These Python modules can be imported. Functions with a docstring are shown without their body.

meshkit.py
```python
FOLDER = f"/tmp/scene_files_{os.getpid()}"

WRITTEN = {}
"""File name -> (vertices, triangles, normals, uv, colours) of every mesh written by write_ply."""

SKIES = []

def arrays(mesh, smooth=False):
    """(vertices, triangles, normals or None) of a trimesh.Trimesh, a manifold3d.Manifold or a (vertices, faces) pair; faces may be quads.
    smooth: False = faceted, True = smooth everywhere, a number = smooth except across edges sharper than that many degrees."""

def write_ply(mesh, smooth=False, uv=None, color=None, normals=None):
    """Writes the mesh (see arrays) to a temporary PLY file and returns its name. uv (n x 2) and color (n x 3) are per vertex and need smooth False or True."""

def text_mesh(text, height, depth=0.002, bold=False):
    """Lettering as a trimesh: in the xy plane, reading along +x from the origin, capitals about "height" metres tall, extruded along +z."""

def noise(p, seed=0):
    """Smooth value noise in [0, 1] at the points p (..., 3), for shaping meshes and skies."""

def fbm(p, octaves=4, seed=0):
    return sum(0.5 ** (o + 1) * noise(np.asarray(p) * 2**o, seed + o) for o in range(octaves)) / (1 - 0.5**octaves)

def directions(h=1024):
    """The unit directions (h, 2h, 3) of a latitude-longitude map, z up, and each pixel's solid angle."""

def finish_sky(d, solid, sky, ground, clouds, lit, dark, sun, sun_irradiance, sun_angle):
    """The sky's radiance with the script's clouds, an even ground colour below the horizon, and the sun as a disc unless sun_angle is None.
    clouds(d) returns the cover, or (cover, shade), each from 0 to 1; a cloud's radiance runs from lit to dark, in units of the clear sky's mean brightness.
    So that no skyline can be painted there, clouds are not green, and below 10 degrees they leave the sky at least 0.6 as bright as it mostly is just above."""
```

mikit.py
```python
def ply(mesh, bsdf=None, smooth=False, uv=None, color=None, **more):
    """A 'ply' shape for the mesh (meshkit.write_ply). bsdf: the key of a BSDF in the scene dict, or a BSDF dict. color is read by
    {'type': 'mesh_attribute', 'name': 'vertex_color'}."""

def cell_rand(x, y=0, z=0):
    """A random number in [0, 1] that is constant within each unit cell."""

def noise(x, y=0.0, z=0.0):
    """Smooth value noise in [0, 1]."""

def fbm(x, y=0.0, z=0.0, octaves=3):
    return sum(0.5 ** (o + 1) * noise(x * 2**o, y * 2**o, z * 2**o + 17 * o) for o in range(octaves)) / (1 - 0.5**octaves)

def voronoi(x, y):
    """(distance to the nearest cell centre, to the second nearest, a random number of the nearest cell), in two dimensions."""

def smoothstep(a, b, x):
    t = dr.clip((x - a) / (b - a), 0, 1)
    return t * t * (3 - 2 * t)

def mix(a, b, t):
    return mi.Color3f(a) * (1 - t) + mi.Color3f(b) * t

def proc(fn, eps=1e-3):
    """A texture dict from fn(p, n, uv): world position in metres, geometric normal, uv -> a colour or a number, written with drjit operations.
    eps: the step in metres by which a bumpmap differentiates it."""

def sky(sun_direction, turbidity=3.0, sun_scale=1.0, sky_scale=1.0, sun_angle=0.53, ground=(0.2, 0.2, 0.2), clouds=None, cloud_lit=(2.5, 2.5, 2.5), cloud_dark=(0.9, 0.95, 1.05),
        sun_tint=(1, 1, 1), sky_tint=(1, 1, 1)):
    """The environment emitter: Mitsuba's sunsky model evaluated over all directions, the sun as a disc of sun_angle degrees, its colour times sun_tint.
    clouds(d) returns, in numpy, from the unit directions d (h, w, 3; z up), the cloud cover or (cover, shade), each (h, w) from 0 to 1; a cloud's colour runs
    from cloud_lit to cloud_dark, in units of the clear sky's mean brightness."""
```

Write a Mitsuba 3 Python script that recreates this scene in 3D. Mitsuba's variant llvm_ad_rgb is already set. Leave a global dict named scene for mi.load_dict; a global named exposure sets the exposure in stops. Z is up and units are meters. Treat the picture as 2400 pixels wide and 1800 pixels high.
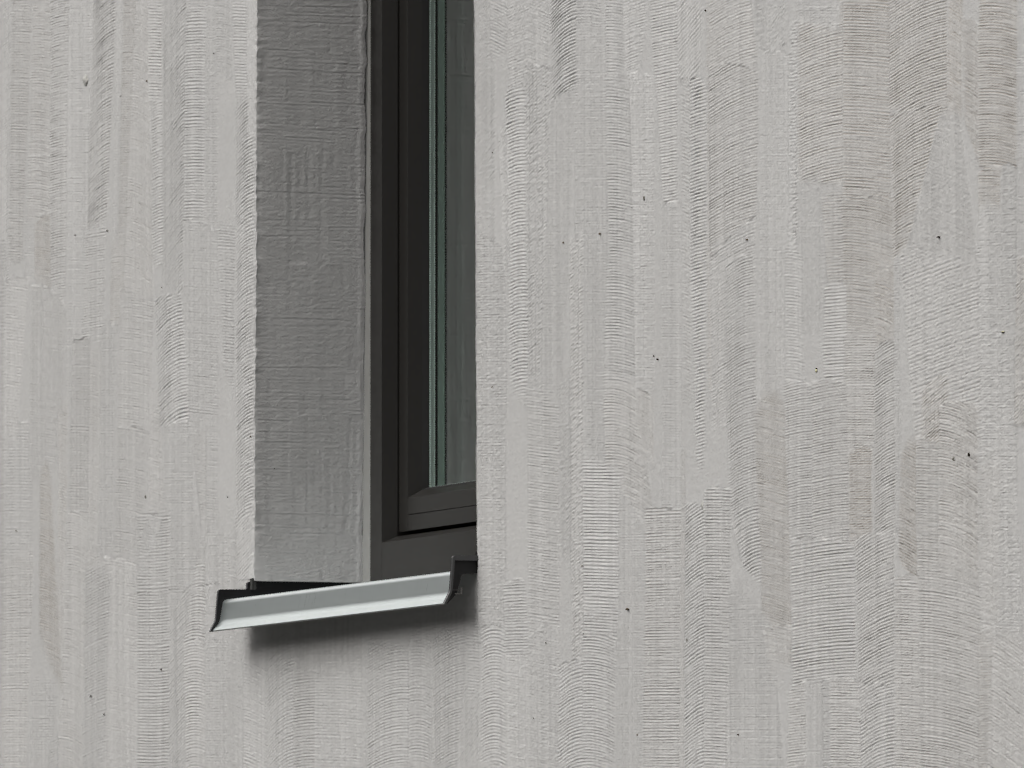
import math
import drjit as dr
import numpy as np, trimesh, mitsuba as mi, mikit, meshkit
from shapely.geometry import Polygon, LineString

# ------------------------------------------------------------------ camera, sky, exposure
# x runs along the wall, y into the wall (outer plaster face at y = 0), z up; metres
exposure = 2.84
VIEW = math.radians(70.0)                       # the lens looks along the wall, 70 degrees off its normal
EYE = np.array([26.8261, -9.7639, 1.60])
AIM = np.array([0.0, 0.0, 3.3278])
scene, labels = {'type': 'scene'}, {}
scene['camera'] = {
    'type': 'thinlens', 'fov': 4.4292, 'fov_axis': 'x', 'near_clip': 0.5, 'far_clip': 2000.0,
    'aperture_radius': 0.012, 'focus_distance': 27.6,
    'to_world': mi.ScalarTransform4f().look_at(origin=EYE.tolist(), target=AIM.tolist(), up=[0, 0, 1])}
def overcast(d):                                # a closed cloud deck, about three times as bright overhead as at the horizon
    return np.ones(d.shape[:2]), 1.0 - np.clip(d[..., 2], 0, 1) ** 0.8
scene['sky'] = mikit.sky((0.04, -0.73, 0.675), turbidity=3, sun_scale=0.28, sun_angle=42, clouds=overcast, ground=(0.05, 0.05, 0.05),
                         cloud_lit=(3.15, 3.06, 2.98), cloud_dark=(0.86, 0.835, 0.815), sun_tint=(0.80, 0.975, 1.27))

# ------------------------------------------------------------------ materials
def rgb(*c): return {'type': 'rgb', 'value': list(c)}
def diffuse(*c): return {'type': 'twosided', 'bsdf': {'type': 'diffuse', 'reflectance': rgb(*c)}}
def grain(base, amount, s=180.0, warm=(1.0, 0.985, 0.955)):
    def fn(p, n, uv):
        k = 1.0 + amount * (mikit.fbm(p.x * s, p.y * s, p.z * s, 2) - 0.5) * 2 + 0.5 * amount * (mikit.noise(p.x * 9, p.y * 9, p.z * 4) - 0.5)
        return mi.Color3f(base[0], base[1], base[2]) * k
    return mikit.proc(fn)
scene['mat_plaster'] = {'type': 'twosided', 'bsdf': {'type': 'diffuse', 'reflectance': {'type': 'mesh_attribute', 'name': 'vertex_color'}}}
scene['mat_bead'] = diffuse(0.26, 0.257, 0.25)
scene['mat_paint'] = {'type': 'twosided', 'bsdf': {'type': 'principled', 'base_color': grain((0.0135, 0.0125, 0.0116), 0.06, 700.0),
                      'roughness': 0.30, 'specular': 0.42}}
scene['mat_gasket'] = {'type': 'twosided', 'bsdf': {'type': 'principled', 'base_color': rgb(0.016, 0.0155, 0.016), 'roughness': 0.6, 'specular': 0.3}}
scene['mat_cap_plate_shade'] = {'type': 'twosided', 'bsdf': {'type': 'principled', 'base_color': rgb(0.012, 0.012, 0.013), 'roughness': 0.45, 'specular': 0.25}}  # shade of the recess put into the colour, darker than the rim
scene['mat_cap'] = {'type': 'twosided', 'bsdf': {'type': 'principled', 'base_color': rgb(0.042, 0.043, 0.045), 'roughness': 0.36, 'specular': 0.5}}
SCRATCHES = [-1.2176, -1.1781, -1.1563, -1.1271, -1.1155, -0.388]   # upright scratches on the sill's front
def brushed(p, n, uv):
    k = 0.96 + 0.05 * mikit.noise(p.x * 14, p.y * 30, p.z * 6) + 0.03 * mikit.noise(p.x * 420, p.y * 3, p.z * 3) - 0.05 * mikit.smoothstep(0.66, 0.8, mikit.fbm(p.x * 60, p.y * 60, p.z * 90, 3))
    for i, x in enumerate(SCRATCHES):
        k = k - 0.16 * mikit.smoothstep(0.0030, 0.0012, dr.abs(p.x - x - 0.06 * (p.z - 2.9))) * mikit.smoothstep(2.886, 2.892, p.z) * mikit.smoothstep(2.928, 2.920, p.z) * mikit.noise(p.z * 120, i)
    return mi.Color3f(0.60, 0.655, 0.66) * k
scene['mat_aluminium'] = {'type': 'twosided', 'bsdf': {'type': 'principled', 'base_color': mikit.proc(brushed), 'metallic': 0.92, 'roughness': 0.35}}
scene['mat_spacer'] = {'type': 'twosided', 'bsdf': {'type': 'principled', 'base_color': rgb(0.52, 0.57, 0.55), 'roughness': 0.4, 'metallic': 0.3}}
scene['mat_seal'] = diffuse(0.012, 0.011, 0.011)
scene['mat_tape'] = diffuse(0.05, 0.05, 0.049)
scene['mat_pale_tape'] = diffuse(0.13, 0.13, 0.128)
scene['mat_glass'] = {'type': 'thindielectric', 'int_ior': 1.52, 'specular_transmittance': rgb(0.84, 0.908, 0.88)}
scene['mat_room'] = diffuse(0.30, 0.29, 0.27)
scene['mat_grit'] = diffuse(0.018, 0.015, 0.012)
scene['mat_grit_brown'] = diffuse(0.11, 0.09, 0.07)
scene['mat_grit_grey'] = diffuse(0.16, 0.155, 0.14)
scene['mat_straw'] = diffuse(0.52, 0.50, 0.34)
def paving(p, n, uv):
    return mi.Color3f(0.05, 0.048, 0.045) * (0.75 + 0.5 * mikit.fbm(p.x * 3, p.y * 3, 0, 3))
scene['mat_paving'] = {'type': 'twosided', 'bsdf': {'type': 'diffuse', 'reflectance': mikit.proc(paving)}}

# ------------------------------------------------------------------ helpers
def add(key, mesh, mat, smooth=False, **kw):
    base, n = key, 0
    while key in scene:
        n += 1; key = '%s_%03d' % (base, n)
    scene[key] = mikit.ply(mesh, mat, smooth=smooth, **kw)
    return key
def box(x0, x1, y0, y1, z0, z1):
    m = trimesh.creation.box((x1 - x0, y1 - y0, z1 - z0)); m.apply_translation(((x0 + x1) / 2, (y0 + y1) / 2, (z0 + z1) / 2)); return m
def soften(poly, r, n=5):
    return poly.buffer(-r, join_style='mitre').buffer(r, quad_segs=n) if r else poly
def prism_z(pts, z0, z1, r=0.0):                # outline in x, y
    m = trimesh.creation.extrude_polygon(soften(Polygon(pts), r), z1 - z0, engine='earcut'); m.apply_translation((0, 0, z0)); return m
def prism_x(poly, x0, x1):                      # outline in y, z
    m = trimesh.creation.extrude_polygon(poly, x1 - x0, engine='earcut')
    v = m.vertices.copy(); m.vertices = np.c_[v[:, 2] + x0, v[:, 0], v[:, 1]]; return m
rng = np.random.default_rng(7)
TAB = rng.random((512, 512)).astype(np.float32)
def n2(a, b=0.0):                               # smooth value noise, -1 .. 1
    a, b = np.broadcast_arrays(np.asarray(a, np.float32), np.asarray(b, np.float32))
    i, j = np.floor(a).astype(np.int64), np.floor(b).astype(np.int64)
    s, t = a - i, b - j
    s, t = s * s * (3 - 2 * s), t * t * (3 - 2 * t)
    i0, i1, j0, j1 = i & 511, (i + 1) & 511, j & 511, (j + 1) & 511
    lo = TAB[i0, j0] * (1 - s) + TAB[i1, j0] * s
    hi = TAB[i0, j1] * (1 - s) + TAB[i1, j1] * s
    return 2 * (lo * (1 - t) + hi * t) - 1
def step(a, b, x):
    t = np.clip((x - a) / (b - a), 0, 1); return t * t * (3 - 2 * t)

# ------------------------------------------------------------------ the combed render coat
# One row per pass of the plasterer's comb or trowel, in metres on the wall:
# x of the four corners (top left, top right, bottom left, bottom right), their z, slope of the comb lines at the left and at the
# right edge, spacing of the lines (mm), depth of lines, of upright streaks, of sand grain, share of ochre tint, mostly in the grooves, how round the ends are
PASSES = [
(-3.762,-3.525,-3.75,-3.56,4.54,4.519,2.919,2.912,.243,.122,6.213,.35,.5,.2,0,0),
(-3.754,-3.35,-3.814,-3.41,3.438,3.416,2.508,2.497,-.01,-.071,7.212,.3,.6,.2,0,0),
(-3.087,-2.882,-3.119,-2.956,4.482,4.464,3.403,3.395,-.07,-.07,6.102,.1,.7,.15,0,0),
(-3.525,-3.361,-3.547,-3.44,4.519,4.505,3.839,3.832,-.061,-.122,6.191,1,.3,.2,.2,0),
(-3.361,-3.351,-3.436,-3.353,4.505,4.504,3.791,3.785,-.075,-.075,6.174,.05,.2,.1,0,0),
(-3.358,-3.229,-3.414,-3.228,4.505,4.494,3.928,3.9,-.047,-.17,6.163,1.1,.2,.2,.25,0),
(-3.351,-3.225,-3.343,-3.22,3.913,3.92,3.774,3.748,-.067,-.159,5.125,.9,.4,.2,.6,0),
(-3.229,-3.087,-3.224,-3.108,4.494,4.482,3.762,3.718,.065,-.059,6.134,1.2,.15,.2,.1,0),
(-2.892,-2.718,-2.943,-2.798,4.465,4.45,3.868,3.87,.393,.017,7.089,1.2,.2,.25,.1,0),
(-2.959,-2.801,-2.971,-2.819,3.867,3.865,3.608,3.599,.005,-.026,6.075,1.1,.25,.2,.05,0),
(-2.673,-2.565,-2.758,-2.668,4.446,4.437,3.641,3.635,-.042,-.099,5.538,.8,.35,.2,.35,0),
(-2.571,-2.482,-2.669,-2.447,4.437,4.43,3.691,3.677,-.106,-.344,6.02,.75,.4,.3,.2,0),
(-2.495,-2.47,-2.474,-2.449,4.431,4.429,4.038,4.036,-.08,-.08,6.011,0,.3,.1,0,0),
(-2.482,-2.394,-2.481,-2.386,4.43,4.422,4.119,4.112,-.081,-.113,7.007,1.2,.1,.2,.1,0),
(-2.465,-2.383,-2.454,-2.372,4.138,4.131,3.757,3.752,.151,-.04,6.994,.9,.2,.3,0,0),
(-2.718,-2.67,-2.793,-2.755,4.45,4.446,3.094,3.092,-.066,-.066,6.048,.05,.5,.1,0,0),
(-2.375,-2.2,-2.375,-2.222,4.42,4.405,3.682,3.672,.564,.181,7.965,.75,.15,.35,0,0),
(-2.207,-2.058,-2.226,-2.083,4.406,4.393,3.821,3.812,-.029,-.109,6.94,1.15,.15,.25,0,0),
(-2.058,-1.978,-2.083,-1.976,4.393,4.386,3.723,3.716,-.076,-.076,5.925,.1,.6,.4,0,0),
(-2.006,-1.875,-1.999,-1.877,4.389,4.377,4.159,4.149,-.034,-.276,5.915,.8,.2,.3,0,0),
(-1.875,-1.772,-1.846,-1.77,4.377,4.368,4.075,4.069,-.088,-.114,6.873,.9,.15,.2,0,0),
(-2.229,-1.97,-2.241,-1.967,3.827,3.809,3.039,3.027,-.088,-.088,5.924,.1,.8,.35,0,0),
(-1.979,-1.857,-1.935,-1.865,3.805,3.791,3.477,3.429,-.095,-.111,6.876,1.1,.3,.4,0,0),
(-1.846,-1.719,-1.842,-1.719,4.095,4.085,3.09,3.084,.391,-.023,7.827,1.1,.15,.3,0,0),
(-1.778,-1.693,-1.764,-1.716,4.369,4.362,4.015,4.011,-.081,-.081,5.877,0,.4,.1,0,0),
(-3.58,-3.386,-3.584,-3.484,3.79,3.777,3.418,3.408,-.09,-.121,7.215,.5,.8,.15,.1,0),
(-3.369,-3.095,-3.389,-3.151,3.771,3.718,3.305,3.293,-.088,-.119,6.136,.35,.8,.15,.05,.02),
(-3.049,-2.906,-3.085,-2.929,3.608,3.599,3.198,3.191,-.038,-.091,6.085,.7,.5,.2,.1,0),
(-3.085,-2.932,-3.185,-2.964,3.198,3.191,2.491,2.485,-.022,-.286,6.081,.7,.45,.25,.15,0),
(-2.919,-2.819,-2.937,-2.824,3.58,3.574,2.888,2.884,-.111,-.237,6.06,.5,.5,.3,.2,0),
(-3.159,-3.087,-3.172,-3.116,3.446,3.468,2.897,2.895,-.109,-.202,6.106,.75,.4,.25,.3,0),
(-3.3,-3.231,-3.307,-3.129,3.321,3.32,2.923,2.794,-.091,-.23,6.123,.9,.4,.25,.7,.02),
(-2.829,-2.707,-2.864,-2.755,3.64,3.633,3.057,3.052,-.053,-.053,6.047,.05,.7,.15,0,0),
(-2.759,-2.669,-2.771,-2.694,3.827,3.821,3.639,3.634,.03,-.096,5.037,.8,.3,.2,.35,0),
(-2.694,-2.441,-2.715,-2.471,3.697,3.681,3.382,3.369,-.071,-.138,6.014,.7,.7,.2,.1,0),
(-2.715,-2.471,-2.754,-2.538,3.382,3.369,3.032,2.997,-.061,-.159,6.013,.8,.6,.2,.1,0),
(-2.471,-2.364,-2.491,-2.35,3.458,3.452,3.12,3.114,-.146,-.194,5.979,.7,.6,.4,.15,0),
(-2.428,-2.247,-2.401,-2.183,3.675,3.664,3.365,3.383,.355,-.043,7.954,1.2,.15,.3,0,0),
(-2.165,-2.054,-2.071,-2.059,3.342,3.336,3.042,3.041,-.113,-.145,5.916,.8,.5,.35,.1,0),
(-2.395,-2.18,-2.318,-2.077,3.359,3.378,2.924,3.042,-.048,-.048,5.944,.05,.6,.25,0,0),
(-2.555,-2.325,-2.56,-2.328,3.173,3.162,2.474,2.468,-.062,.011,6.967,.95,.5,.35,.05,0),
(-2.492,-2.366,-2.554,-2.475,3.165,3.159,3.073,3.069,-.109,-.078,5.984,.7,.6,.4,0,0),
(-2.318,-2.178,-2.334,-2.222,2.924,2.987,2.468,2.465,.412,.286,7.915,.6,.2,.35,0,0),
(-2.126,-2.065,-2.218,-2.064,3.036,3.047,2.86,2.854,.15,-.202,6.902,.95,.15,.3,.1,0),
(-2.218,-2.064,-2.198,-2.062,2.86,2.854,2.465,2.461,.127,-.209,6.897,.95,.15,.3,.1,0),
(-2.065,-1.9,-2.062,-1.897,3.11,3.103,2.461,2.457,-.037,-.037,5.887,.08,.8,.35,0,0),
(-1.9,-1.797,-1.9,-1.788,3.103,3.098,2.457,2.454,-.133,-.198,5.862,.6,.35,.4,0,0),
(-1.839,-1.719,-1.839,-1.73,3.134,3.128,2.977,2.973,.375,.279,7.81,.8,.2,.25,0,0),
(-2.864,-2.564,-2.88,-2.56,3.077,3.063,2.483,2.474,-.098,-.099,6.02,.25,.9,.35,.1,0),
(-2.954,-2.755,-2.983,-2.822,3.061,3.052,2.485,2.481,.152,.059,7.058,.35,.4,.3,0,0),
(-3.582,-3.348,-3.628,-3.417,3.119,3.109,2.503,2.497,-.005,-.051,6.162,.7,.4,.15,.2,0),
(-3.757,-3.574,-3.746,-3.594,3.895,3.882,2.506,2.502,.045,-.047,8.271,.25,.5,.1,0,0),
(-3.363,-3.155,-3.41,-3.238,2.812,2.805,2.497,2.492,-.031,-.031,6.121,.05,.7,.2,0,0),
(-3.219,-3.154,-3.264,-3.166,2.655,2.693,2.493,2.49,.125,.095,6.103,.6,.4,.3,0,0),
(-1.79,-1.622,-1.788,-1.62,2.902,2.895,2.454,2.449,-.13,-.244,6.806,.6,.3,.45,0,0),
(-1.622,-1.426,-1.62,-1.437,2.866,2.859,2.449,2.444,.422,0,7.735,.75,.3,.4,0,0),
(-1.438,-.938,-1.437,-.938,2.946,2.925,2.695,2.678,-.038,-.038,5.743,.15,1,.45,.1,0),
(-1.305,-.966,-1.304,-.937,2.767,2.755,2.441,2.431,-.032,-.065,6.682,.4,.8,.45,0,0),
(-1.443,-1.296,-1.442,-1.296,2.755,2.75,2.445,2.441,.04,-.031,6.733,1,.3,.4,.1,0),
(-.972,-.926,-.971,-.914,2.831,2.829,2.432,2.431,-.43,-.564,7.594,.6,.3,.6,0,0),
(-.938,-.654,-.937,-.654,2.811,2.8,2.431,2.424,.216,-.083,6.612,.75,.5,.45,0,0),
(-.654,-.509,-.654,-.514,2.866,2.86,2.424,2.42,.067,-.252,6.568,.75,.25,.5,0,0),
(-.509,-.285,-.509,-.293,2.86,2.851,2.42,2.414,.269,-.017,6.529,.7,.6,.45,0,0),
(-.304,-.206,-.381,-.206,2.684,2.68,2.416,2.412,.62,.62,9.286,.6,.2,.35,0,0),
(-.285,-.211,-.285,-.206,2.879,2.875,2.679,2.676,-.055,-.089,6.501,.6,.3,.4,0,0),
(-.25,-.108,-.239,-.108,4.237,4.225,3.584,3.575,.537,.403,7.448,.5,.1,.5,0,0),
(-.239,-.041,-.217,-.027,3.658,3.645,2.783,2.776,-.053,-.053,5.561,.1,.8,.75,0,0),
(-.136,-.011,-.13,-.032,4.228,4.217,4.06,4.042,-.254,-.289,7.431,.9,.1,.4,0,0),
(-.016,.102,-.027,.108,4.217,4.207,3.963,3.953,.09,.056,6.475,.25,.9,.6,0,0),
(.097,.249,.102,.241,4.208,4.194,4.004,3.97,-.186,-.256,6.448,.6,.3,.6,0,0),
(.081,.246,.059,.235,4.015,4.002,3.297,3.287,.344,.278,7.359,.25,.9,.9,0,0),
(-.041,.081,-.011,.102,3.974,3.964,3.319,3.313,.172,-.119,7.389,1.1,.1,.75,0,0),
(-.087,-.027,-.054,-.005,3.889,3.885,3.572,3.568,.614,.479,8.336,.6,.4,.7,0,0),
(.373,.593,.425,.592,4.184,4.165,3.135,3.127,-.069,-.069,5.457,.05,.7,.4,0,0),
(.246,.405,.246,.405,4.195,4.181,3.926,3.939,.385,-.012,7.331,1.25,.1,.4,0,0),
(.405,.562,.405,.543,4.181,4.168,4.071,4.06,-.049,-.172,6.383,.9,.3,.5,0,0),
(.246,.399,.182,.315,3.942,3.93,3.304,3.278,-.067,-.067,5.495,.03,.5,.35,0,0),
(.673,.853,.712,.789,4.158,4.142,3.938,3.931,.093,-.012,6.322,.8,.5,.45,0,0),
(.583,.681,.593,.711,4.166,4.157,3.883,3.874,-.074,-.169,6.346,1,.15,.35,0,0),
(.587,.727,.608,.767,3.929,3.918,3.565,3.554,-.065,-.195,6.332,1.15,.15,.4,0,0),
(.595,.767,.566,.793,3.575,3.563,3.296,3.283,-.027,-.238,6.322,1,.2,.45,0,0),
(.566,.787,.594,.876,3.296,3.283,3.104,2.964,0,-.37,6.309,1,.2,.45,.2,0),
(.727,.87,.767,.877,3.945,3.934,3.266,3.26,-.068,-.068,5.399,.1,.9,.55,0,0),
(.767,.869,.787,.869,3.28,3.247,3.184,3.117,-.213,-.266,5.388,.85,.3,.35,.3,0),
(.84,1.013,.933,1.012,4.144,4.129,3.651,3.646,.014,-.021,6.277,1.1,.4,.35,.1,0),
(1.013,1.168,1.022,1.143,4.129,4.115,3.904,3.895,.379,.346,8.93,.55,.8,.2,.05,0),
(.916,1.042,.919,1.04,3.661,3.652,3.016,3.01,-.059,-.077,5.362,.3,.6,.2,0,0),
(1.037,1.093,1.053,1.096,3.912,3.908,3.241,3.239,-.263,-.299,7.135,.9,.2,.4,.1,0),
(1.083,1.183,1.092,1.182,3.904,3.896,3.497,3.491,.071,.017,7.123,1.25,.1,.25,.05,0),
(1.092,1.182,1.126,1.171,3.497,3.491,3.104,3.102,.084,.02,7.109,1.1,.1,.25,0,0),
(1.183,1.203,1.186,1.221,4.114,4.112,3.26,3.258,-.071,-.071,5.331,.1,.9,.5,.4,0),
(1.198,1.43,1.198,1.484,4.113,4.093,3.926,3.903,.167,-.011,6.2,.8,.5,.5,.3,0),
(1.198,1.484,1.197,1.468,3.926,3.903,3.535,3.589,.194,-.002,6.191,.9,.5,.5,.25,0),
(1.197,1.468,1.211,1.467,3.533,3.587,3.17,3.157,.225,.047,6.181,.4,.9,.6,.05,0),
(1.426,1.533,1.489,1.532,4.093,4.084,3.951,3.886,-.516,-.59,7.926,.4,.2,.7,0,0),
(1.533,1.664,1.532,1.622,4.084,4.073,3.886,3.94,.53,.46,7.9,.4,.2,.7,0,0),
(1.503,1.659,1.474,1.632,3.928,3.915,3.218,3.209,-.068,-.068,5.261,.03,.8,.4,0,0),
(1.659,1.707,1.656,1.709,3.977,3.973,3.234,3.231,-.142,.112,6.987,.5,.6,1,0,0),
(1.707,1.969,1.711,1.956,4.069,4.046,3.649,3.64,.103,-.024,6.088,.95,.5,.5,.6,0),
(1.702,1.941,1.702,1.941,4.069,4.049,3.978,3.958,-.085,-.085,5.225,.05,.6,.4,0,0),
(1.701,1.837,1.729,1.919,3.646,3.649,3.351,3.34,-.066,-.066,5.217,.04,.8,.45,0,0),
(1.837,1.956,1.872,1.979,3.61,3.606,3.434,3.427,-.031,-.049,6.063,.9,.2,.4,.4,0),
(1.969,2.217,1.958,2.225,4.046,4.025,3.597,3.578,-.086,-.123,6.032,1,.5,.45,.7,0),
(1.956,2.229,1.962,2.246,3.597,3.578,3.32,3.303,-.065,-.214,5.592,.95,.5,.45,.6,0),
(2.131,2.247,2.13,2.235,3.464,3.457,3.284,3.308,-.137,-.285,5.144,.9,.5,.5,.7,0),
(2.217,2.525,2.216,2.528,4.025,3.999,3.75,3.727,.196,-.006,5.975,1,.4,.45,.6,0),
(2.216,2.512,2.236,2.294,3.755,3.732,3.449,3.488,.243,.041,5.98,1,.3,.45,.65,0),
(2.529,2.611,2.528,2.605,3.998,3.991,3.727,3.721,-.287,-.326,5.933,.95,.2,.4,.75,0),
(2.608,2.696,2.618,2.694,3.907,3.899,3.715,3.619,-.285,-.324,5.913,.95,.2,.4,.6,0),
(2.696,2.897,2.69,2.894,3.984,3.966,3.617,3.59,-.034,-.212,5.463,1.15,.15,.35,.8,0),
(2.685,2.806,2.685,2.805,3.607,3.598,3.529,3.521,-.052,-.109,5.046,.95,.15,.35,.8,0),
(2.897,3.015,2.893,3.012,3.966,3.956,3.414,3.406,-.076,-.076,5.011,.05,.5,.5,0,0),
(2.489,2.58,2.27,2.693,3.728,3.727,3.438,3.41,-.182,-.184,5.09,.12,.6,.6,.05,0),
(2.806,2.894,2.8,2.889,3.6,3.594,2.683,2.679,-.056,-.056,5.018,.08,.5,.7,0,0),
(2.694,2.805,2.541,2.92,3.53,3.522,2.676,2.662,-.054,-.054,5.037,.08,.7,.8,0,0),
(2.27,2.693,2.356,2.7,3.455,3.427,3.066,3.048,.089,.054,7.624,.2,.7,.75,.1,0),
(2.889,3.012,2.874,3.01,3.414,3.406,3.098,3.09,.43,.395,6.671,.6,.3,.8,.5,0),
(1.633,1.734,1.637,1.74,3.515,3.508,3.23,3.225,-.062,-.189,6.107,.85,.25,.4,0,0),
(1.853,1.979,1.852,1.978,3.426,3.429,3.222,3.215,-.017,-.042,6.49,1.15,.1,.3,.1,0),
(1.966,2.135,1.965,2.129,3.328,3.318,3.078,3.069,-.042,-.075,5.165,1.1,.4,.35,.35,0),
(2.13,2.242,2.129,2.245,3.282,3.296,2.906,2.901,.278,.076,5.994,1.15,.1,.35,.15,0),
(1.776,1.978,1.787,2,3.236,3.224,2.909,2.899,.058,-.037,5.624,.95,.4,.35,.2,0),
(1.989,2.118,1.993,2.117,3.085,3.079,2.897,2.903,-.042,-.056,4.729,1,.3,.35,.8,0),
(1.627,1.781,1.643,1.787,3.24,3.231,2.907,2.901,.075,-.044,5.659,.9,.45,.3,.1,0),
(1.291,1.451,1.314,1.486,3.52,3.509,2.988,2.98,.247,-.014,6.168,.9,.4,.35,.05,0),
(1.304,1.491,1.417,1.51,2.998,2.989,2.869,2.839,.276,-.039,6.589,1.1,.2,.3,.05,0),
(1.447,1.627,1.486,1.655,3.215,3.222,2.98,2.972,-.124,-.168,5.252,.95,.5,.3,.6,.03),
(1.486,1.655,1.509,1.669,2.98,2.972,2.742,2.658,-.122,-.188,5.242,.9,.4,.35,.5,0),
(2.236,2.28,2.245,2.268,3.457,3.455,2.918,2.917,-.056,-.056,5.127,.05,.5,.4,0,0),
(2.278,2.356,2.254,2.364,3.069,3.087,2.858,2.811,-.215,-.271,5.963,1.25,.2,.4,.7,0),
(2.361,2.479,2.359,2.473,3.096,3.083,2.777,2.772,-.059,-.092,5.516,1,.3,.4,.3,0),
(2.384,2.525,2.384,2.525,3.179,3.216,3.099,3.07,.297,.206,5.938,1,.3,.7,.7,0),
(2.484,2.683,2.473,2.689,3.153,3.142,2.764,2.754,-.086,-.35,5.484,1.05,.4,.5,.4,0),
(1.665,2.016,1.678,2.029,2.917,2.901,2.614,2.619,.039,-.026,6.489,1.2,.35,.4,.15,0),
(2.016,2.24,2.045,2.238,2.901,2.917,2.592,2.586,.234,.07,6.424,1.05,.45,.4,.2,0),
(2.039,2.239,2.061,2.242,2.61,2.603,2.352,2.347,.28,-.013,6.841,1,.35,.4,.1,0),
(2.24,2.368,2.237,2.398,2.82,2.815,2.347,2.343,-.046,-.08,5.529,1.05,.35,.45,.3,0),
(2.366,2.694,2.375,2.696,2.823,2.809,2.343,2.335,-.054,-.185,5.907,1.05,.5,.45,.25,0),
(1.874,2.039,1.892,2.061,2.623,2.623,2.356,2.352,-.039,-.046,5.594,1.05,.2,.45,.25,0),
(1.654,1.755,1.641,1.763,2.613,2.62,2.363,2.359,.023,.005,5.646,.8,.9,.5,.2,0),
(1.745,1.836,1.754,1.844,2.627,2.624,2.36,2.357,-.031,-.031,5.195,.02,.5,.2,0,0),
(1.831,1.878,1.835,1.892,2.628,2.626,2.358,2.356,-.031,-.031,5.183,.15,1,.6,0,0),
(1.304,1.534,1.303,1.653,2.861,2.75,2.372,2.362,-.034,-.034,5.26,.05,1,.3,0,0),
(1.5,1.669,1.533,1.654,2.738,2.745,2.676,2.671,-.074,-.165,5.237,.8,.4,.35,.3,0),
(2.689,2.769,2.687,2.767,2.696,2.693,2.335,2.333,-.033,-.033,5.026,.1,1.2,.5,.4,0),
(2.765,3.007,2.718,3.005,2.684,2.675,2.334,2.327,-.277,-.318,6.666,.75,.3,.5,.2,0),
(2.695,2.8,2.693,2.787,3.023,3.018,2.687,2.683,-.121,-.196,5.031,.2,.6,.7,.2,0),
(.097,.299,.107,.299,3.318,3.283,2.789,2.781,-.11,-.082,5.955,.9,.35,.45,.05,0),
(.294,.388,.299,.385,3.329,3.324,2.945,2.942,.502,.4,7.298,.6,.3,.6,0,0),
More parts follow.
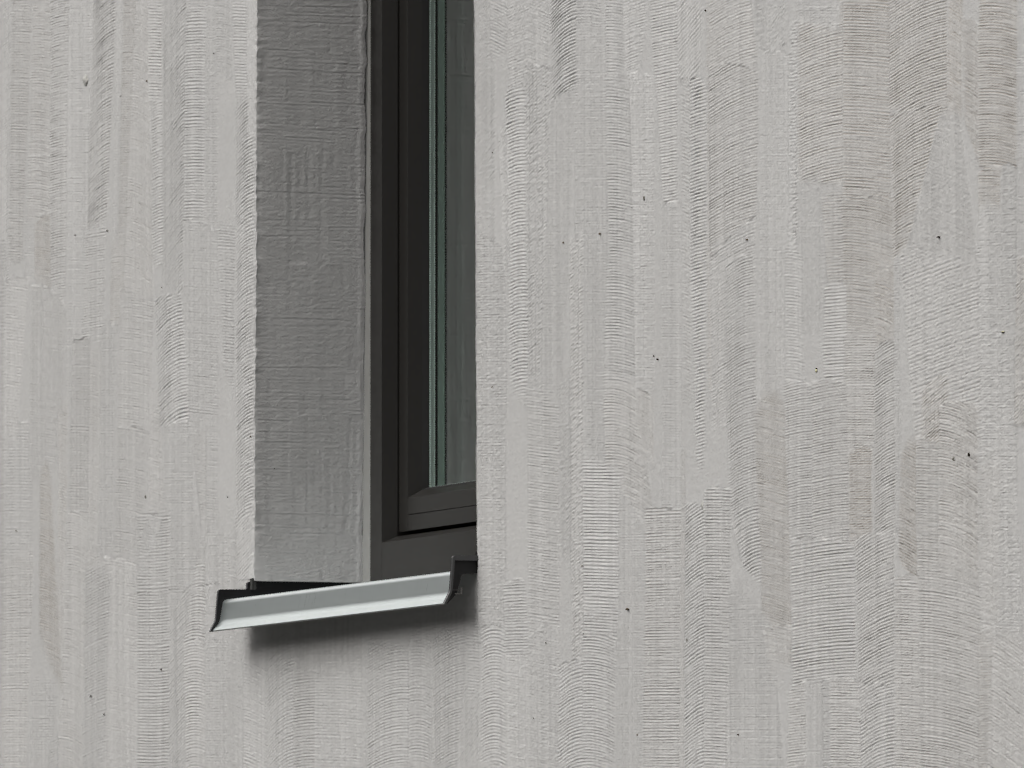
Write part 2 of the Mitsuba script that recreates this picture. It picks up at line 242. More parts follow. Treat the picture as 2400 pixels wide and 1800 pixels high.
(.362,.441,.377,.446,3.618,3.612,2.733,2.73,.363,.226,7.283,.35,.9,.95,.1,0),
(.441,.685,.446,.669,3.141,3.121,2.83,2.821,-.057,-.057,6.788,1.2,.15,.3,0,0),
(.446,.669,.451,.653,2.83,2.821,2.757,2.749,-.057,-.075,6.331,1,.3,.4,0,0),
(.664,.825,.645,.817,3.082,2.976,2.389,2.385,-.037,-.037,5.392,.03,.8,.25,0,0),
(.818,1.04,.801,1.024,3.023,3.012,2.385,2.379,-.027,-.037,5.805,1.05,.6,.4,.2,0),
(1.053,1.178,1.054,1.169,3.019,3.012,2.378,2.375,.352,.052,7.098,1,.3,.35,0,0),
(1.171,1.329,1.169,1.293,3.048,3.04,2.375,2.372,-.038,-.074,6.184,1.1,.45,.4,.1,0),
(1.031,1.061,1.019,1.054,3.135,3.134,2.379,2.378,-.039,-.039,5.338,.03,.4,.4,.2,0),
(-.054,.086,-.043,.107,2.91,2.904,2.744,2.738,-.006,-.04,6.445,.95,.1,.4,0,0),
(-.195,-.043,-.2,-.032,2.81,2.804,2.412,2.407,.239,-.272,6.931,1,.15,.4,0,0),
(.107,.299,.107,.293,2.798,2.79,2.403,2.399,-.102,-.102,5.486,.2,1,.6,0,0),
(.293,.44,.298,.445,2.718,2.712,2.398,2.394,.314,-.032,7.273,1,.2,.45,0,0),
(.44,.648,.44,.632,2.767,2.758,2.395,2.39,.002,-.225,6.329,1,.3,.45,0,0),
(-.038,.107,-.032,.113,2.744,2.738,2.407,2.403,-.1,-.101,5.516,.15,1,.6,0,0),
]
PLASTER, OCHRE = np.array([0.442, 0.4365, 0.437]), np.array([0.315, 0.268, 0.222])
LINE, STREAK, GRAIN, EDGE = 0.00118, 0.0021, 0.00036, 0.0012
def comb(X, Z, passes, seed=0, line=LINE, streak=STREAK, grain=GRAIN):
    """Depth of the coat towards the viewer (metres, positive = proud) and share of ochre, at the points X, Z."""
    h = 0.0005 * n2(X * 2.1 + 3, Z * 0.9) + (0.00020 * n2(X / 0.017, Z * 1.3) if seed == 0 else 0)
    och = np.zeros_like(X)
    tone = np.zeros_like(X)
    rough = np.full_like(X, 0.25)
    for k, (a, b, c, d, za, zb, zc, zd, sl, sr, p, ln, st, rg, br, rd) in enumerate(passes):
        q = k * 17.3 + seed
        if seed == 0: ln, st = (max(ln, 0.42) if ln > 0.04 else 0.22) if ln < 0.9 else ln, st + 0.35
        if 0.2 < ln < 0.8 and seed == 0: ln = ln + 0.15
        top, bot = max(za, zb), min(zc, zd)
        x0, x1 = min(a, c) - 0.03, max(b, d) + 0.03
        sel = np.nonzero((X > x0) & (X < x1) & (Z < top + 0.05 + rd) & (Z > bot - 0.05))
        if len(sel[0]) == 0: continue
        x, z = X[sel], Z[sel]
        t = np.clip((top - z) / max(top - bot, 1e-6), -0.1, 1.1)
        wob = 0.004 * n2(z / 0.11, q) + 0.0015 * n2(z / 0.02, q + 5)
        l, r = a + (c - a) * t + wob, b + (d - b) * t + 0.004 * n2(z / 0.13, q + 9) + 0.0015 * n2(z / 0.02, q + 7)
        w = np.maximum(r - l, 0.004)
        u = (x - l) / w
        uc = np.clip(u, 0, 1)
        rag = 0.004 * n2(x / 0.03, q + 2) + 0.002 * n2(x / 0.008, q + 3)
        bow, tilt = (0.012 * TAB[k, 14], 0.03 * (TAB[k, 15] - 0.5)) if seed == 0 else (0.0, 0.0)
        zt = za + (zb - za) * uc - (rd + bow) * (2 * uc - 1) ** 2 + tilt * (2 * uc - 1) * w / 0.25 + rag
        zl = zc + (zd - zc) * uc - (0.014 if seed == 0 else 0) + bow * (2 * uc - 1) ** 2 - 0.7 * tilt * (2 * uc - 1) * w / 0.25 + rag
        e = 0.005 + 0.012 * TAB[k, 11] ** 2
        et, eb = (0.0025, 0.022)[int(TAB[k, 12] > 0.6)], (0.008, 0.035)[int(TAB[k, 13] > 0.4)]      # some passes end sharply, most run out
        m = step(-e, e, x - l) * step(-e, e, r - x) * step(-et, et, zt - z) * step(-eb, eb, z - zl)
        # comb lines: chatter marks whose height above the slope field w is the same all along one mark
        ph = z - w * (sl * uc + (sr - sl) * uc * uc / 2)
        p = p / 1000.0
        ph2 = ph / p + 0.35 * n2(ph / (4 * p), q) + (0.07 if seed == 0 else 0.02) * n2(uc * 5 * max(1, np.mean(w) / .25), ph / (3 * p) + q)
        saw = 0.5 - 0.5 * np.cos(2 * np.pi * ph2)
        dep = np.clip(0.72 + 0.50 * n2(np.floor(ph2) * 0.71 + q, uc * 2.3) + 0.30 * n2(ph / (11 * p), uc * 1.3 + q), 0.12, 1.5)
        dep = dep * (0.85 + 0.30 * n2(x / 0.016 + q, z / 0.0045))          # crumbling, the marks break up
        cut = step(0.55, 1.0, saw) * dep
        fine = 0.9 * n2(ph / (0.42 * p) + q, uc * 3 + q)
        lines = ln * line * (-cut + 0.35 * fine + 0.25 * step(0.55, 0.0, saw))
        wide = n2(x / 0.030 + q, z / 0.6)
        up = (0.25 + st) * streak * (0.55 * n2(x / 0.0107 + q, z / 0.26) * (0.7 + 0.3 * n2(x / .05, z / 0.009)) + 0.5 * wide)
        lines = lines * (1 + 0.25 * wide)
        edge = (EDGE if seed == 0 else 0.0004) * (np.exp(-((x - l) / 0.007) ** 2) * (0.3 + 0.7 * TAB[k, 3]) + np.exp(-((r - x) / 0.007) ** 2) * (0.3 + 0.7 * TAB[k, 4])
                       + (0.5 if eb < 0.01 else 0.0) * np.exp(-((z - zl) / 0.004) ** 2)) * (0.6 + 0.4 * n2(z / 0.05, q))
        base = (0.0007 if seed == 0 else 0.0002) * (TAB[k, 1] - 0.5) + 0.0004 * (2 * uc - 1) ** 2
        h[sel] = h[sel] * (1 - m) + (h[sel] * 0.15 + base + lines + up) * m + edge * step(0.02, 0.0, np.maximum(l - x, x - r))* step(-.004,.004, zt - z) * step(-0.006, 0.006, z - zl) 
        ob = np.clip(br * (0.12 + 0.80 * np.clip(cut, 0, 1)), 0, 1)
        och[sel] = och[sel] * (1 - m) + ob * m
        rough[sel] = rough[sel] * (1 - m) + rg * m
        tn = 0.10 * (TAB[k, 7] - 0.5) + 0.045 * n2(x / 0.014 + q, z / 0.5) + 0.05 * n2(x / 0.0075 + q, z / 0.3) * (0.6 + 0.4 * n2(x / .06, z / .012))
        tone[sel] = tone[sel] * (1 - m) + tn * m
    g = np.random.default_rng(11 + int(seed)).normal(size=X.shape)
    g2 = n2(X / 0.012, Z / 0.0045) + 0.6 * n2(X / 0.006 + 40, Z / 0.0023)
    h = h + grain * rough * (g * 0.7 + 1.6 * g2)
    return h, och, tone
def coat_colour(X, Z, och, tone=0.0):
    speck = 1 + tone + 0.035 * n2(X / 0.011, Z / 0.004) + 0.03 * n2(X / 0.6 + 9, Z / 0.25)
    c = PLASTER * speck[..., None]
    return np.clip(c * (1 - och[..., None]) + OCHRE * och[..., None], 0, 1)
def grid_faces(nr, nc, off=0, flip=False):
    i = np.arange(nr - 1)[:, None] * nc + np.arange(nc - 1)[None]
    i = i.ravel() + off
    f = np.vstack([np.c_[i, i + 1, i + nc + 1], np.c_[i, i + nc + 1, i + nc]])
    return f[:, ::-1] if flip else f

ARRIS_L = lambda z: -1.7214 + 0.0106 * (z - 3.036) + 0.0022 * n2(z / 0.055, 3.3) + 0.0024 * n2(z / 0.010, 8.1) + .0022 * n2(z / 0.4, 1.1)
ARRIS_R = lambda z: -0.2252 - 0.0146 * (z - 3.015) + 0.0028 * n2(z / 0.06, 5.3) + 0.002 * n2(z / 0.013, 2.1) + .003 * n2(z / 0.35, 6.1)
NICK = lambda z: np.clip(1 + 0.9 * n2(z / 0.021, 12.3) + 0.7 * n2(z / 0.0065, 4.9) + 2.2 * np.clip(n2(z / 0.045, 33.1) - 0.55, 0, 1), 0.1, 3)   # bruised corner
HEAD_Z, SLOT_Z = 4.90, 2.9765
def slot_l(z): return np.where(z > 2.982, ARRIS_L(z), -1.7485)
def slot_r(z): return np.where(z > 2.972, ARRIS_R(z), -0.2150)

V, F, COL, off = [], [], [], 0
def piece(xa, xb, z0, z1, dx, dz, round_a=False, round_b=False):
    """A stretch of coat between x = xa(z) and xb(z), combed."""
    global off
    zs = np.linspace(z0, z1, int((z1 - z0) / dz) + 1)
    A, B = xa(zs), xb(zs)
    nc = int((B.max() - A.min()) / dx) + 1
    t = np.linspace(0, 1, nc)
    X = A[:, None] + (B - A)[:, None] * t[None]
    Z = np.repeat(zs[:, None], nc, 1)
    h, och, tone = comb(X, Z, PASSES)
    for flag, dist in ((round_a, X - A[:, None]), (round_b, B[:, None] - X)):
        if flag:
            k = step(2.972, 2.978, Z)
            h = h * (1 - k + k * step(0, .012, dist)) + k * (0.0008 * np.exp(-((dist - .016) / 0.008) ** 2) - 0.0022 * NICK(Z) * np.exp(-(dist / 0.0045) ** 2))
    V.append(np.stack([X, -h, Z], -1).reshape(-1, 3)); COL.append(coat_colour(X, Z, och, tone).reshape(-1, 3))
    F.append(grid_faces(len(zs), nc, off)); off += X.size
const = lambda c: (lambda z: np.full_like(z, c))
piece(const(-3.72), slot_l, 2.53, 4.53, 0.0056, 0.00170, round_b=True)
piece(slot_r, const(3.04), 2.36, 4.28, 0.0052, 0.00168, round_a=True)
piece(const(-1.7485), const(-0.2150), 2.36, 2.932, 0.0052, 0.00168)
def sheet(x0, x1, z0, z1):                     # the same coat far outside the picture, in coarse steps
    global off
    nx, nz = max(2, int((x1 - x0) / 0.08)), max(2, int((z1 - z0) / 0.05))
    X, Z = np.meshgrid(np.linspace(x0, x1, nx), np.linspace(z0, z1, nz))
    V.append(np.stack([X, 0 * X, Z], -1).reshape(-1, 3)); COL.append(coat_colour(X, Z, 0 * X).reshape(-1, 3))
    F.append(grid_faces(nz, nx, off)); off += X.size
sheet(-9.0, -3.72, 0, 7.2); sheet(3.04, 9.0, 0, 7.2)
sheet(-3.72, -1.7485, 0, 2.53); sheet(-1.7485, 3.04, 0, 2.36); sheet(-3.72, -1.7214, 4.53, 7.2); sheet(-0.2450, 3.04, 4.28, 7.2); sheet(-1.7214, -0.245, HEAD_Z, 7.2)
add('house__facade', trimesh.Trimesh(np.vstack(V), np.vstack(F), process=False), 'mat_plaster', smooth=True, color=np.vstack(COL))
labels['house'] = {'label': 'pale grey plastered house with combed render around a deep dark window', 'category': 'house'}

# the reveal: the side of the opening, floated crosswise
REVEAL_PASSES = []   # here x stands for the depth into the wall
def R(y0, y1, z1, z0, s=(0, 0), p=9., ln=1., st=.5, rg=.8, rd=0.):
    REVEAL_PASSES.append((y0, y1, y0, y1, z1, z1, z0, z0, s[0], s[1], p, ln, st, rg, 0., rd))
R(-.02, .30, 5.0, 4.16, (.02, -.02), 12, .6, .4, 1.)
R(.0, .27, 4.19, 3.94, (0, -.03), 9, .7, .9, 1.)
R(.0, .24, 4.02, 3.97, (-.02, -.05), 7, .9, .5, 1.)
R(.02, .18, 3.96, 3.66, (0, 0), 9, .1, 1.9, 1.1)
R(.18, .27, 3.93, 3.62, (0, .02), 8, .9, .6, 1.)
R(-.02, .02, 3.97, 3.1, (0, 0), 7, 1.1, .3, .8)
R(.08, .28, 3.70, 3.45, (.02, .07), 16, .7, .6, 1.)
R(.0, .10, 3.66, 3.42, (.02, .0), 9, .9, .9, 1.)
R(.0, .26, 3.45, 3.30, (.0, .02), 8, .8, 1.1, 1.)
R(.0, .11, 3.43, 3.10, (.0, .0), 7, 1.1, 1., 1.)
R(.09, .27, 3.36, 3.09, (.0, .0), 9, .5, 1.5, 1.)
R(.235, .275, 3.32, 3.07, (.1, -.2), 8, 1.3, .2, 1.)
R(.02, .16, 3.20, 3.08, (.0, .0), 6.5, 1.1, 1.1, 1.)
R(.0, .15, 3.09, 3.03, (-.1, .05), 9, .7, .4, 1.2)
R(.03, .27, 3.065, 2.96, (.1, .32), 9, .8, .2, 1.4)
zs = np.arange(SLOT_Z, HEAD_Z, 0.0018)
ys = np.linspace(0, 0.268, 168)
Yg, Zg = np.meshgrid(ys, zs)
h, _, tone = comb(Yg, Zg, REVEAL_PASSES, seed=400, line=0.00042, streak=0.0007, grain=0.00022)
for k in range(84):                             # single scratches across, with the lip of coat they threw up
    z0, a_, l_ = 3.0 + 1.36 * TAB[k, 20], TAB[k, 21] * 0.18 - .02, 0.06 + 0.22 * TAB[k, 22]
    zc_ = z0 + (TAB[k, 23] - .45) * 0.05 * (Yg - .1) + 0.0012 * n2(Yg / 0.05, k * 3.1)
    w_ = step(a_ - .02, a_ + .01, Yg) * step(a_ + l_ + .02, a_ + l_ - .01, Yg) * (0.8 + 0.4 * n2(Yg / 0.005, k * 7.7)) * (0.25 + 1.3 * TAB[k, 24] ** 2)
    h = h + w_ * (0.00045 * np.exp(-((Zg - zc_) / 0.0016) ** 2) - 0.0007 * np.exp(-((Zg - zc_ + 0.0028) / 0.0014) ** 2))
for k in range(70):                             # and upright ones
    y0, a_, l_ = 0.26 * TAB[k, 30], 3.0 + 1.3 * TAB[k, 31], 0.06 + 0.3 * TAB[k, 32]
    w_ = step(a_ - .02, a_ + .01, Zg) * step(a_ + l_ + .02, a_ + l_ - .01, Zg) * (0.7 + 0.6 * n2(Zg / 0.005, k * 9.7))
    h = h - w_ * 0.00026 * (0.3 + TAB[k, 33]) * np.exp(-((Yg - y0 - 0.05 * (TAB[k, 34] - .5) * (Zg - a_)) / 0.0017) ** 2)
far = 0.266 + 0.004 * n2(zs / 0.03, 4.4) + 0.002 * n2(zs / 0.008, 9.4)
Yr = Yg.copy()
smear = (0.5 + 0.5 * n2(zs / 0.07, 2.2))[:, None]
ridge = 0.0022 * np.exp(-((Yg - 0.257) / 0.006) ** 2) * smear
h = (h + ridge) * step(0, 0.012, Yg)
Yr = Yg * (far / 0.268)[:, None]
Xr = (-1.7214 + 0.0106 * (zs - 3.036))[:, None] + (ARRIS_L(zs) + 1.7214 - 0.0106 * (zs - 3.036))[:, None] * np.exp(-Yg / 0.010) + h
Yr[:, 0] = 0.0022 * NICK(zs)
Xr[:, -1] -= 0.002
gcol = coat_colour(Yg, Zg, 0 * Yg, 0.6 * tone)
add('house__reveal', trimesh.Trimesh(np.stack([Xr, Yr, Zg], -1).reshape(-1, 3), grid_faces(len(zs), len(ys)), process=False), 'mat_plaster',
    smooth=True, color=gcol.reshape(-1, 3))
labels['house__reveal'] = {'label': 'shaded plaster side of the window opening, floated crosswise'}
# the other side, the head and the wall's core
zs2 = np.linspace(2.955, HEAD_Z, 160); ys2 = np.linspace(0, 0.275, 24)
Y2, Z2 = np.meshgrid(ys2, zs2)
X2 = ARRIS_R(zs2)[:, None] + 0.0006 * n2(Y2 / 0.03, Z2 / 0.012)
add('house__reveal', trimesh.Trimesh(np.stack([X2, Y2, Z2], -1).reshape(-1, 3), grid_faces(160, 24, flip=True), process=False), 'mat_plaster',
    smooth=True, color=coat_colour(Y2, Z2, 0 * Y2).reshape(-1, 3))
scene['mat_core'] = diffuse(0.40, 0.395, 0.38)
add('house__lintel', box(-1.75, -0.20, 0.002, 0.29, HEAD_Z, HEAD_Z + 0.2), 'mat_core')
add('house__core', trimesh.util.concatenate([
    box(-9, -1.7245, 0.012, 0.40, SLOT_Z, 7.2), box(-9, -1.762, 0.012, 0.40, 0, SLOT_Z), box(-0.20, 9, 0.012, 0.40, 0, 7.2),
    box(-1.762, -0.20, 0.012, 0.40, 0, 2.84), box(-1.7245, -0.20, 0.012, 0.40, HEAD_Z + .2, 7.2)]), 'mat_core')
# plaster stop bead along the frame
add('house__stop_bead', prism_z([(-1.7240, .262), (-1.7195, .2635), (-1.7045, .2748), (-1.7045, .2785), (-1.7240, .2785)], 2.9765, HEAD_Z, 0.0008), 'mat_bead', smooth=35)
labels['house__stop_bead'] = {'label': 'smooth pale bead where the reveal meets the dark frame'}

# grit, fibres and blobs caught in the coat: x, z, width and height in mm, kind
GRIT = [(-2.008,4.206,3.7,3.7,0),(-2.494,4.180,7.4,6.4,1),(-2.691,4.160,3.7,3.7,0),(-2.791,3.849,5.5,3.7,0),(-3.033,3.855,4.6,4.6,0),(-2.384,3.689,3.7,3.7,0),(-2.018,3.484,3.7,3.7,0),(-2.501,3.206,5.5,11.0,2),(-1.905,3.176,3.7,3.7,0),(-1.743,3.307,4.6,4.6,1),(-3.485,3.172,4.6,4.6,1),(-2.384,2.798,5.5,5.5,0),(-2.907,2.754,4.6,6.4,0),(-2.807,2.708,4.6,5.5,0),(-0.122,3.838,4.6,3.7,0),(0.815,3.673,7.4,12.0,2),(0.548,3.616,6.4,4.6,1),(0.323,3.612,4.6,4.6,1),(0.872,3.337,3.7,3.7,0),(0.895,3.329,6.4,3.7,0),(-0.124,3.328,3.7,4.6,1),(0.716,2.812,10.1,4.6,1),(0.214,2.760,3.7,3.7,0),(0.446,2.771,2.8,3.7,0),(0.137,2.601,2.8,4.6,0),(0.773,2.545,4.6,4.6,1),(1.067,2.733,4.6,7.4,2),(0.438,2.915,2.8,4.6,1),(1.180,4.039,5.5,4.6,0),(1.420,3.545,8.3,4.6,1),(2.481,3.479,10.1,3.7,0),(1.811,3.252,6.4,8.3,3),(2.817,3.270,10.1,2.8,3),(2.639,3.039,6.4,9.2,0),(2.556,3.034,7.4,9.2,2),(1.364,2.527,5.5,2.8,0)]
GMAT = ('mat_grit', 'mat_grit_brown', 'mat_grit_grey', 'mat_straw')
def lump(w, h_, depth, seed, n=2):
    m = trimesh.creation.icosphere(n, 1.0)
    v = m.vertices * (1 + 0.5 * (meshkit.noise(m.vertices * 1.7 + 13.1 * seed) - 0.5))[:, None]
    m.vertices = v * np.array([w, depth, h_]) / 2; return m
for k, (x, z, w, hh, kind) in enumerate(GRIT):
    w, hh = w * .85, hh * .85
    m = lump(w * 1.3e-3, hh * 1e-3, w * 0.8e-3, k)
    if kind in (0, 1) and k % 3 == 0:                      # some carry a thin tail
        t = lump(w * 0.5e-3, hh * 0.4e-3, w * 1.0e-3, k + 50, 1); t.apply_translation((w * 0.5e-3, -w * .3e-3, -hh * 0.4e-3)); m = trimesh.util.concatenate([m, t])
    m.apply_translation((x, -0.0006 - (0.0 if kind == 2 else w * 0.15e-3), z))
    add('house__grit', m, GMAT[kind], smooth=True)
    if kind == 3:
        m = lump(w * 1.6e-3, hh * 0.45e-3, w * 0.7e-3, k + 90); m.apply_translation((x - .001, -0.0005, z + hh * (0.55 if hh > 5 else -0.5) * 1e-3)); add('house__grit', m, 'mat_grit', smooth=True)
b = lump(0.034, 0.024, 0.012, 77, 3); b.apply_translation((-2.955, -0.001, 4.218))
add('house__plaster_blob', b, 'mat_core', smooth=True)
for xx, zz, w_, h_ in ((1.158, 3.010, .012, .018), (1.168, 2.999, .009, .016),):
    b = lump(w_, h_, 0.005, int(xx * 100) + 200, 2); b.apply_translation((xx, 0.0002, zz)); add('house__plaster_blob', b, 'mat_core', smooth=True)
g = lump(.004, .004, .004, 31); g.apply_translation((-1.7210, 0.0487, 3.2335)); add('house__grit', g, 'mat_grit', smooth=True)

# ------------------------------------------------------------------ the window
labels['house__window'] = {'label': 'dark brown framed window set deep in the plaster, triple glazed'}
YF, YS, YG = 0.2755, 0.3090, 0.3526             # outer face of frame, of sash, of the outer pane
def frame_profile(face, e, d, y0, y1): return [(0, y0), (face, y0), (face + e, y0 + d), (face + e, y1), (0, y1)]
FL, FR, FB, FT = -1.7045, -0.2160, 2.905, 4.93  # outside of the frame
def stile(x_out, sgn, prof, z0, z1, r): return prism_z([(x_out + sgn * a, y) for a, y in prof], z0, z1, r)
def rail(z_out, sgn, prof, x0, x1, r): return prism_x(soften(Polygon([(y, z_out + sgn * a) for a, y in prof]), r), x0, x1)
fp = frame_profile(0.078, 0.016, 0.0325, YF, 0.40)
add('house__window__frame_stile', stile(FL, 1, fp, FB, FT, 0.0014), 'mat_paint', smooth=40)
add('house__window__frame_stile', stile(FR, -1, fp, FB, FT, 0.0014), 'mat_paint', smooth=40)
fb = frame_profile(3.0632 - FB, 0.0145, 0.0325, YF + 0.0002, 0.3995)
add('house__window__frame_rail', rail(FB, 1, fb, FL + 0.0798, FR - 0.0798, 0.0014), 'mat_paint', smooth=40)
add('house__window__frame_rail', rail(FT, -1, frame_profile(.078, .0145, .0325, YF + .0002, .3995), FL + 0.0798, FR - 0.0798, 0.0014), 'mat_paint', smooth=40)
SL, SR, SB, ST = -1.6030, -0.3175, 3.0868, 4.828
sp = frame_profile(0.0566, 0.016, 0.0306, YS, 0.392)
add('house__window__sash_stile', stile(SL, 1, sp, SB, ST, 0.003), 'mat_paint', smooth=40)
add('house__window__sash_stile', stile(SR, -1, sp, SB, ST, 0.003), 'mat_paint', smooth=40)
x0, x1 = SL + 0.0588, SR - 0.0588
add('house__window__sash_rail', rail(SB, 1, [(0, YS + .0003), (0.0361, YS + .0003), (0.0361, .391), (0, .391)], x0, x1, 0.0009), 'mat_paint', smooth=40)
add('house__window__sash_rail', rail(SB + 0.0373, 1, frame_profile(0.0382, 0.0182, 0.0306, YS + .0003, .391), x0, x1, 0.0009), 'mat_paint', smooth=40)
add('house__window__sash_rail', rail(ST, -1, frame_profile(0.0566, 0.016, 0.0306, YS + .0003, .391), x0, x1, 0.0009), 'mat_paint', smooth=40)
GL, GR, GB, GT = -1.5270, -0.3935, 3.1859, 4.748
add('house__window__gasket', trimesh.util.concatenate([
    prism_z([(GL - .006, .3385), (GL - .0036, .3385), (GL, YG - .0005), (GL, .388), (GL - .006, .388)], GB - .004, GT + .004),
    prism_z([(GR + .006, .3385), (GR + .0036, .3385), (GR, YG - .0005), (GR, .388), (GR + .006, .388)], GB - .004, GT + .004),
    prism_x(Polygon([(.3385, GB - .009), (.3385, GB - .0045), (YG - .0005, GB), (.388, GB), (.388, GB - .009)]), GL - .004, GR + .004),
    prism_x(Polygon([(.3385, GT + .009), (.3385, GT + .0045), (YG - .0005, GT), (.388, GT), (.388, GT + .009)]), GL - .004, GR + .004)]), 'mat_gasket')
PANES = (YG + 0.002, YG + 0.0205, YG + 0.0440)
for y in PANES:
    v = np.array([[GL - .003, y, GB - .003], [GR + .003, y, GB - .003], [GR + .003, y, GT + .003], [GL - .003, y, GT + .003]])
    add('house__window__pane', trimesh.Trimesh(v, [[0, 1, 2], [0, 2, 3]], process=False), 'mat_glass')
for k, (ya, yb) in enumerate(((PANES[0] + .0012, PANES[1] - .0030), (PANES[1] + .0022, PANES[2] - .0030))):
    add('house__window__spacer', trimesh.util.concatenate([box(GL - .002, GL + .0012, ya, yb, GB - .002, GT), box(GR - .0012, GR + .002, ya, yb, GB - .002, GT),
                                     box(GL + .0013, GR - .0013, ya, yb, GB - .002, GB + .0010), box(GL + .0013, GR - .0013, ya, yb, GT - .0010, GT + .002)]), 'mat_spacer')
    # the rows of pressed holes with their bright rims along the spacer
    dots = []
    for z in np.arange(GB + 0.004, 4.40, 0.0051):
        for y in (ya + 0.0018, yb - 0.0022):
            d = trimesh.creation.icosphere(0, 0.0017); d.apply_translation((GL + .0010, y, z)); dots.append(d)
    kx = add('house__window__perforation', trimesh.util.concatenate(dots), 'mat_spacer_rim' if k == 0 else 'mat_spacer')
    labels[kx] = {'kind': 'stuff', 'label': 'two rows of small pressed marks along the spacer bar'}
    add('house__window__edge_seal', trimesh.util.concatenate([box(GL - .0015, GL + .0030, yb + .0001, yb + .0028, GB, GT), box(GL - .0015, GR, yb + .0001, yb + .0028, GB - .002, GB + .0020)]), 'mat_seal')
scene['mat_spacer_rim'] = {'type': 'twosided', 'bsdf': {'type': 'principled', 'base_color': rgb(0.88, 0.92, 0.90), 'roughness': 0.3, 'metallic': 0.2}}

# ------------------------------------------------------------------ the window sill
labels['house__window_sill'] = {'label': 'silver folded metal sill with dark end caps under the window'}
XL, XR = -1.7470, -0.2215
def skew(m):                                     # the sill juts out a little further at its left end
    v = m.vertices.copy(); v[:, 1] += 0.0155 * np.clip((v[:, 0] - XL) / (XR - XL), 0, 1.02) * step(0.05, -0.02, v[:, 1]); m.vertices = v; return m
def curve(pts, r, n=6):                         # polyline with rounded corners
    pts = [np.array(p, float) for p in pts]; out = [pts[0]]
    for a, b, c in zip(pts, pts[1:], pts[2:]):
        la, lc = np.linalg.norm(a - b), np.linalg.norm(c - b); k = min(r, la * .45, lc * .45)
        p, q = b + (a - b) / la * k, b + (c - b) / lc * k
        out += [(1 - t) ** 2 * p + 2 * t * (1 - t) * b + t * t * q for t in np.linspace(0, 1, n)]
    return out + [pts[-1]]
line = curve([(.272, 2.9535), (-.0640, 2.9325), (-.0735, 2.8785), (-.0900, 2.8615)], 0.0100, 12)
sheet_poly = LineString(line).buffer(0.0011, cap_style='flat', join_style='round', quad_segs=3)
add('house__window_sill__sheet', skew(prism_x(sheet_poly, XL, XR)), 'mat_aluminium', smooth=30)
hem = LineString(curve([(-.0836, 2.8680), (-.0900, 2.8608)], .001)).buffer(0.0019, cap_style='flat')
add('house__window_sill__hem', skew(prism_x(hem, XL + .003, XR - .003)), 'mat_aluminium', smooth=30)
inner = curve([(-.0855, 2.8600), (-.0640, 2.8830), (-.0560, 2.9100), (-.0530, 2.9260), (.268, 2.9455)], 0.006, 5)
def cap(x, s, top):
    outer = curve([(.268, 2.9758), (-.0060, 2.9752), (-.0072, top + .0008), (-.0755, top), (-.0775, 2.9330), (-.0815, 2.8880), (-.0965, 2.8590)], 0.0055, 6)
    plate = Polygon([tuple(p) for p in outer + inner]).buffer(0)
    a, b = sorted((x, x + s * 0.0025))
    add('house__window_sill__end_cap', skew(prism_x(plate, a, b)), 'mat_cap_plate_shade', smooth=30)
    rim = plate.intersection(LineString(outer).buffer(0.0048, cap_style='flat'))     # stands out from the plate along its outer edge
    if s > 0: rim = rim.union(plate.intersection(Polygon([(-.074, top - .0105), (.3, top - .0105), (.3, 2.99), (-.074, 2.99)])))
    rim = rim if rim.geom_type == 'Polygon' else max(rim.geoms, key=lambda g: g.area)
    a, b = sorted((x + s * 0.0025, x + s * 0.0115))
    add('house__window_sill__end_cap_rim', skew(prism_x(rim, a, b)), 'mat_cap', smooth=30)
cap(XL - .0002, -1, 2.9566)
cap(XR + .0002, 1, 2.9655)
clip = trimesh.util.concatenate([box(XR + .004, XR + .007, -.058, -.040, 2.8900, 2.8915), box(XR + .004, XR + .016, -.0415, -.040, 2.8815, 2.8965),
                                 box(XR + .003, XR + .012, -.055, -.0415, 2.8815, 2.8835)])
add('house__window_sill__clip', clip, 'mat_clip')
scene['mat_clip'] = {'type': 'twosided', 'bsdf': {'type': 'principled', 'base_color': rgb(0.10, 0.097, 0.094), 'roughness': 0.5, 'metallic': 0.3}}
labels['house__window_sill__clip'] = {'label': 'small grey bent clip under the right end of the sill'}
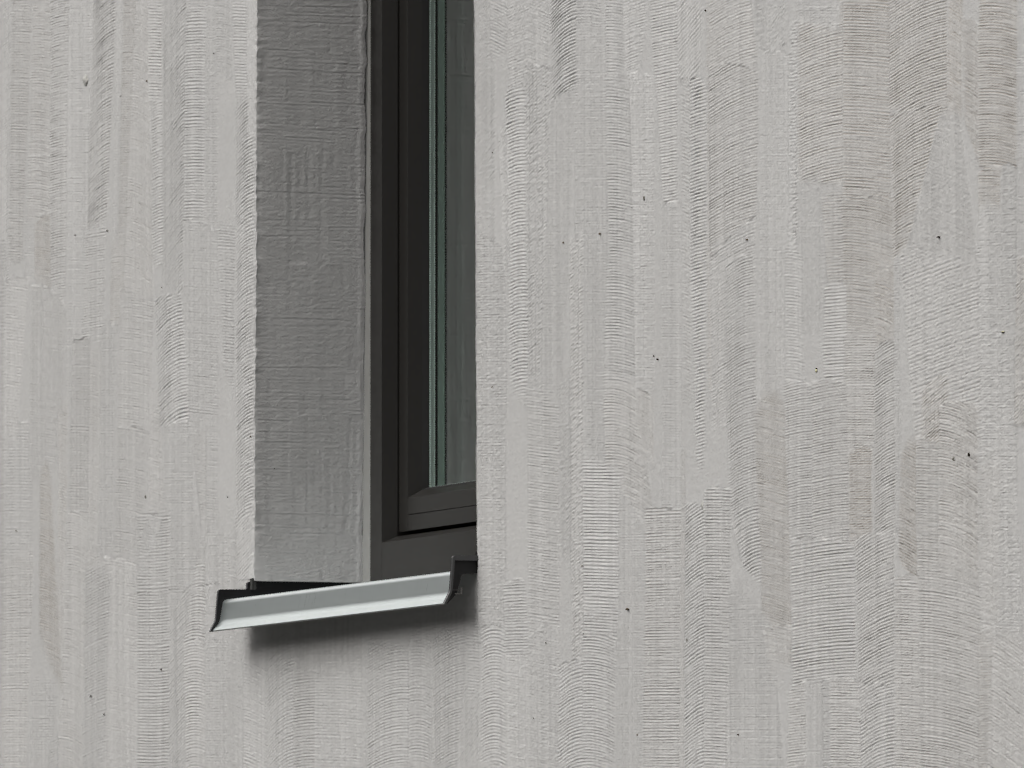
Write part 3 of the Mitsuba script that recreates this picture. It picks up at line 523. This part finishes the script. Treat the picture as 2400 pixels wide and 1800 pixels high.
# sealing tape squeezed out where the caps enter the coat
def blob_strip(x0, x1, y0, y1, z0, z1, seed):
    m = box(x0, x1, y0, y1, z0, z1)
    for _ in range(3): m = m.subdivide()
    m.vertices = m.vertices + 0.0016 * (np.stack([meshkit.noise(m.vertices * 160 + seed + 7 * k) for k in range(3)], -1) - .5); return m
add('house__window_sill__sealing_tape', blob_strip(-1.7480, -1.7330, .000, .010, 2.9570, 2.9815, 1), 'mat_tape', smooth=40)
add('house__window_sill__sealing_tape', blob_strip(-0.2300, -0.2130, -.0006, .010, 2.9685, 2.9755, 3), 'mat_seal', smooth=40)
for zz, s in ((2.9860, 1.0), (2.9925, .7), (2.9965, .8), (3.003, .5)):
    m = lump(.004 * s, .0035 * s, .0035 * s, zz * 100); m.apply_translation((-0.2225, .0002, zz)); add('house__window_sill__sealing_tape', m, 'mat_seal', smooth=True)

# ------------------------------------------------------------------ the room behind the glass, the ground
def room_box(x0, x1, y0, y1, z0, z1):
    t = 0.05
    return trimesh.util.concatenate([box(x0 - t, x0, y0, y1, z0, z1), box(x1, x1 + t, y0, y1, z0, z1), box(x0 - t, x1 + t, y1, y1 + t, z0, z1),
                                     box(x0 - t, x1 + t, y0, y1, z0 - t, z0), box(x0 - t, x1 + t, y0, y1, z1, z1 + t)])
add('room', room_box(-3.2, 1.6, 0.402, 4.2, 2.10, 5.05), 'mat_room'); labels['room'] = {'kind': 'structure'}
v = np.array([[-300, -300, 0], [300, -300, 0], [300, 300, 0], [-300, 300, 0]], float)
add('ground', trimesh.Trimesh(v, [[0, 1, 2], [0, 2, 3]], process=False), 'mat_paving'); labels['ground'] = {'kind': 'structure'}

# the neighbour across the lane, outside the picture: it stands in the sill's front like a dark band below the sky
labels['neighbour_building'] = {'label': 'dark boarded building across the lane', 'category': 'building'}
scene['mat_neighbour'] = diffuse(0.085, 0.09, 0.089)
add('neighbour_building__wall', box(-60, -13, -19, -9.0, 0, 9.0), 'mat_neighbour')
add('neighbour_building__roof', prism_x(Polygon([(-19.5, 9), (-8.5, 9), (-14, 12)]), -60.5, -12.5), 'mat_neighbour')
labels['neighbour_building_001'] = {'label': 'added dark building behind the camera, darkening the frame reflections', 'category': 'building'}
add('neighbour_building_001__wall', box(33, 46, -48, -11, 0, 13.0), 'mat_neighbour')  # unseen block put in so the frame bevels mirror something dark
add('neighbour_building_001__roof', box(32.6, 46.4, -48.4, -10.6, 13.0, 13.4), 'mat_neighbour')
labels['neighbour_building_002'] = {'label': 'long dark building on the far side of the lane, facing the window', 'category': 'building'}
add('neighbour_building_002__wall', box(-12, 34, -34, -22, 0, 9.0), 'mat_neighbour')
add('neighbour_building_002__roof', prism_x(Polygon([(-34.5, 9), (-21.5, 9), (-28, 11.5)]), -12.3, 34.3), 'mat_neighbour')
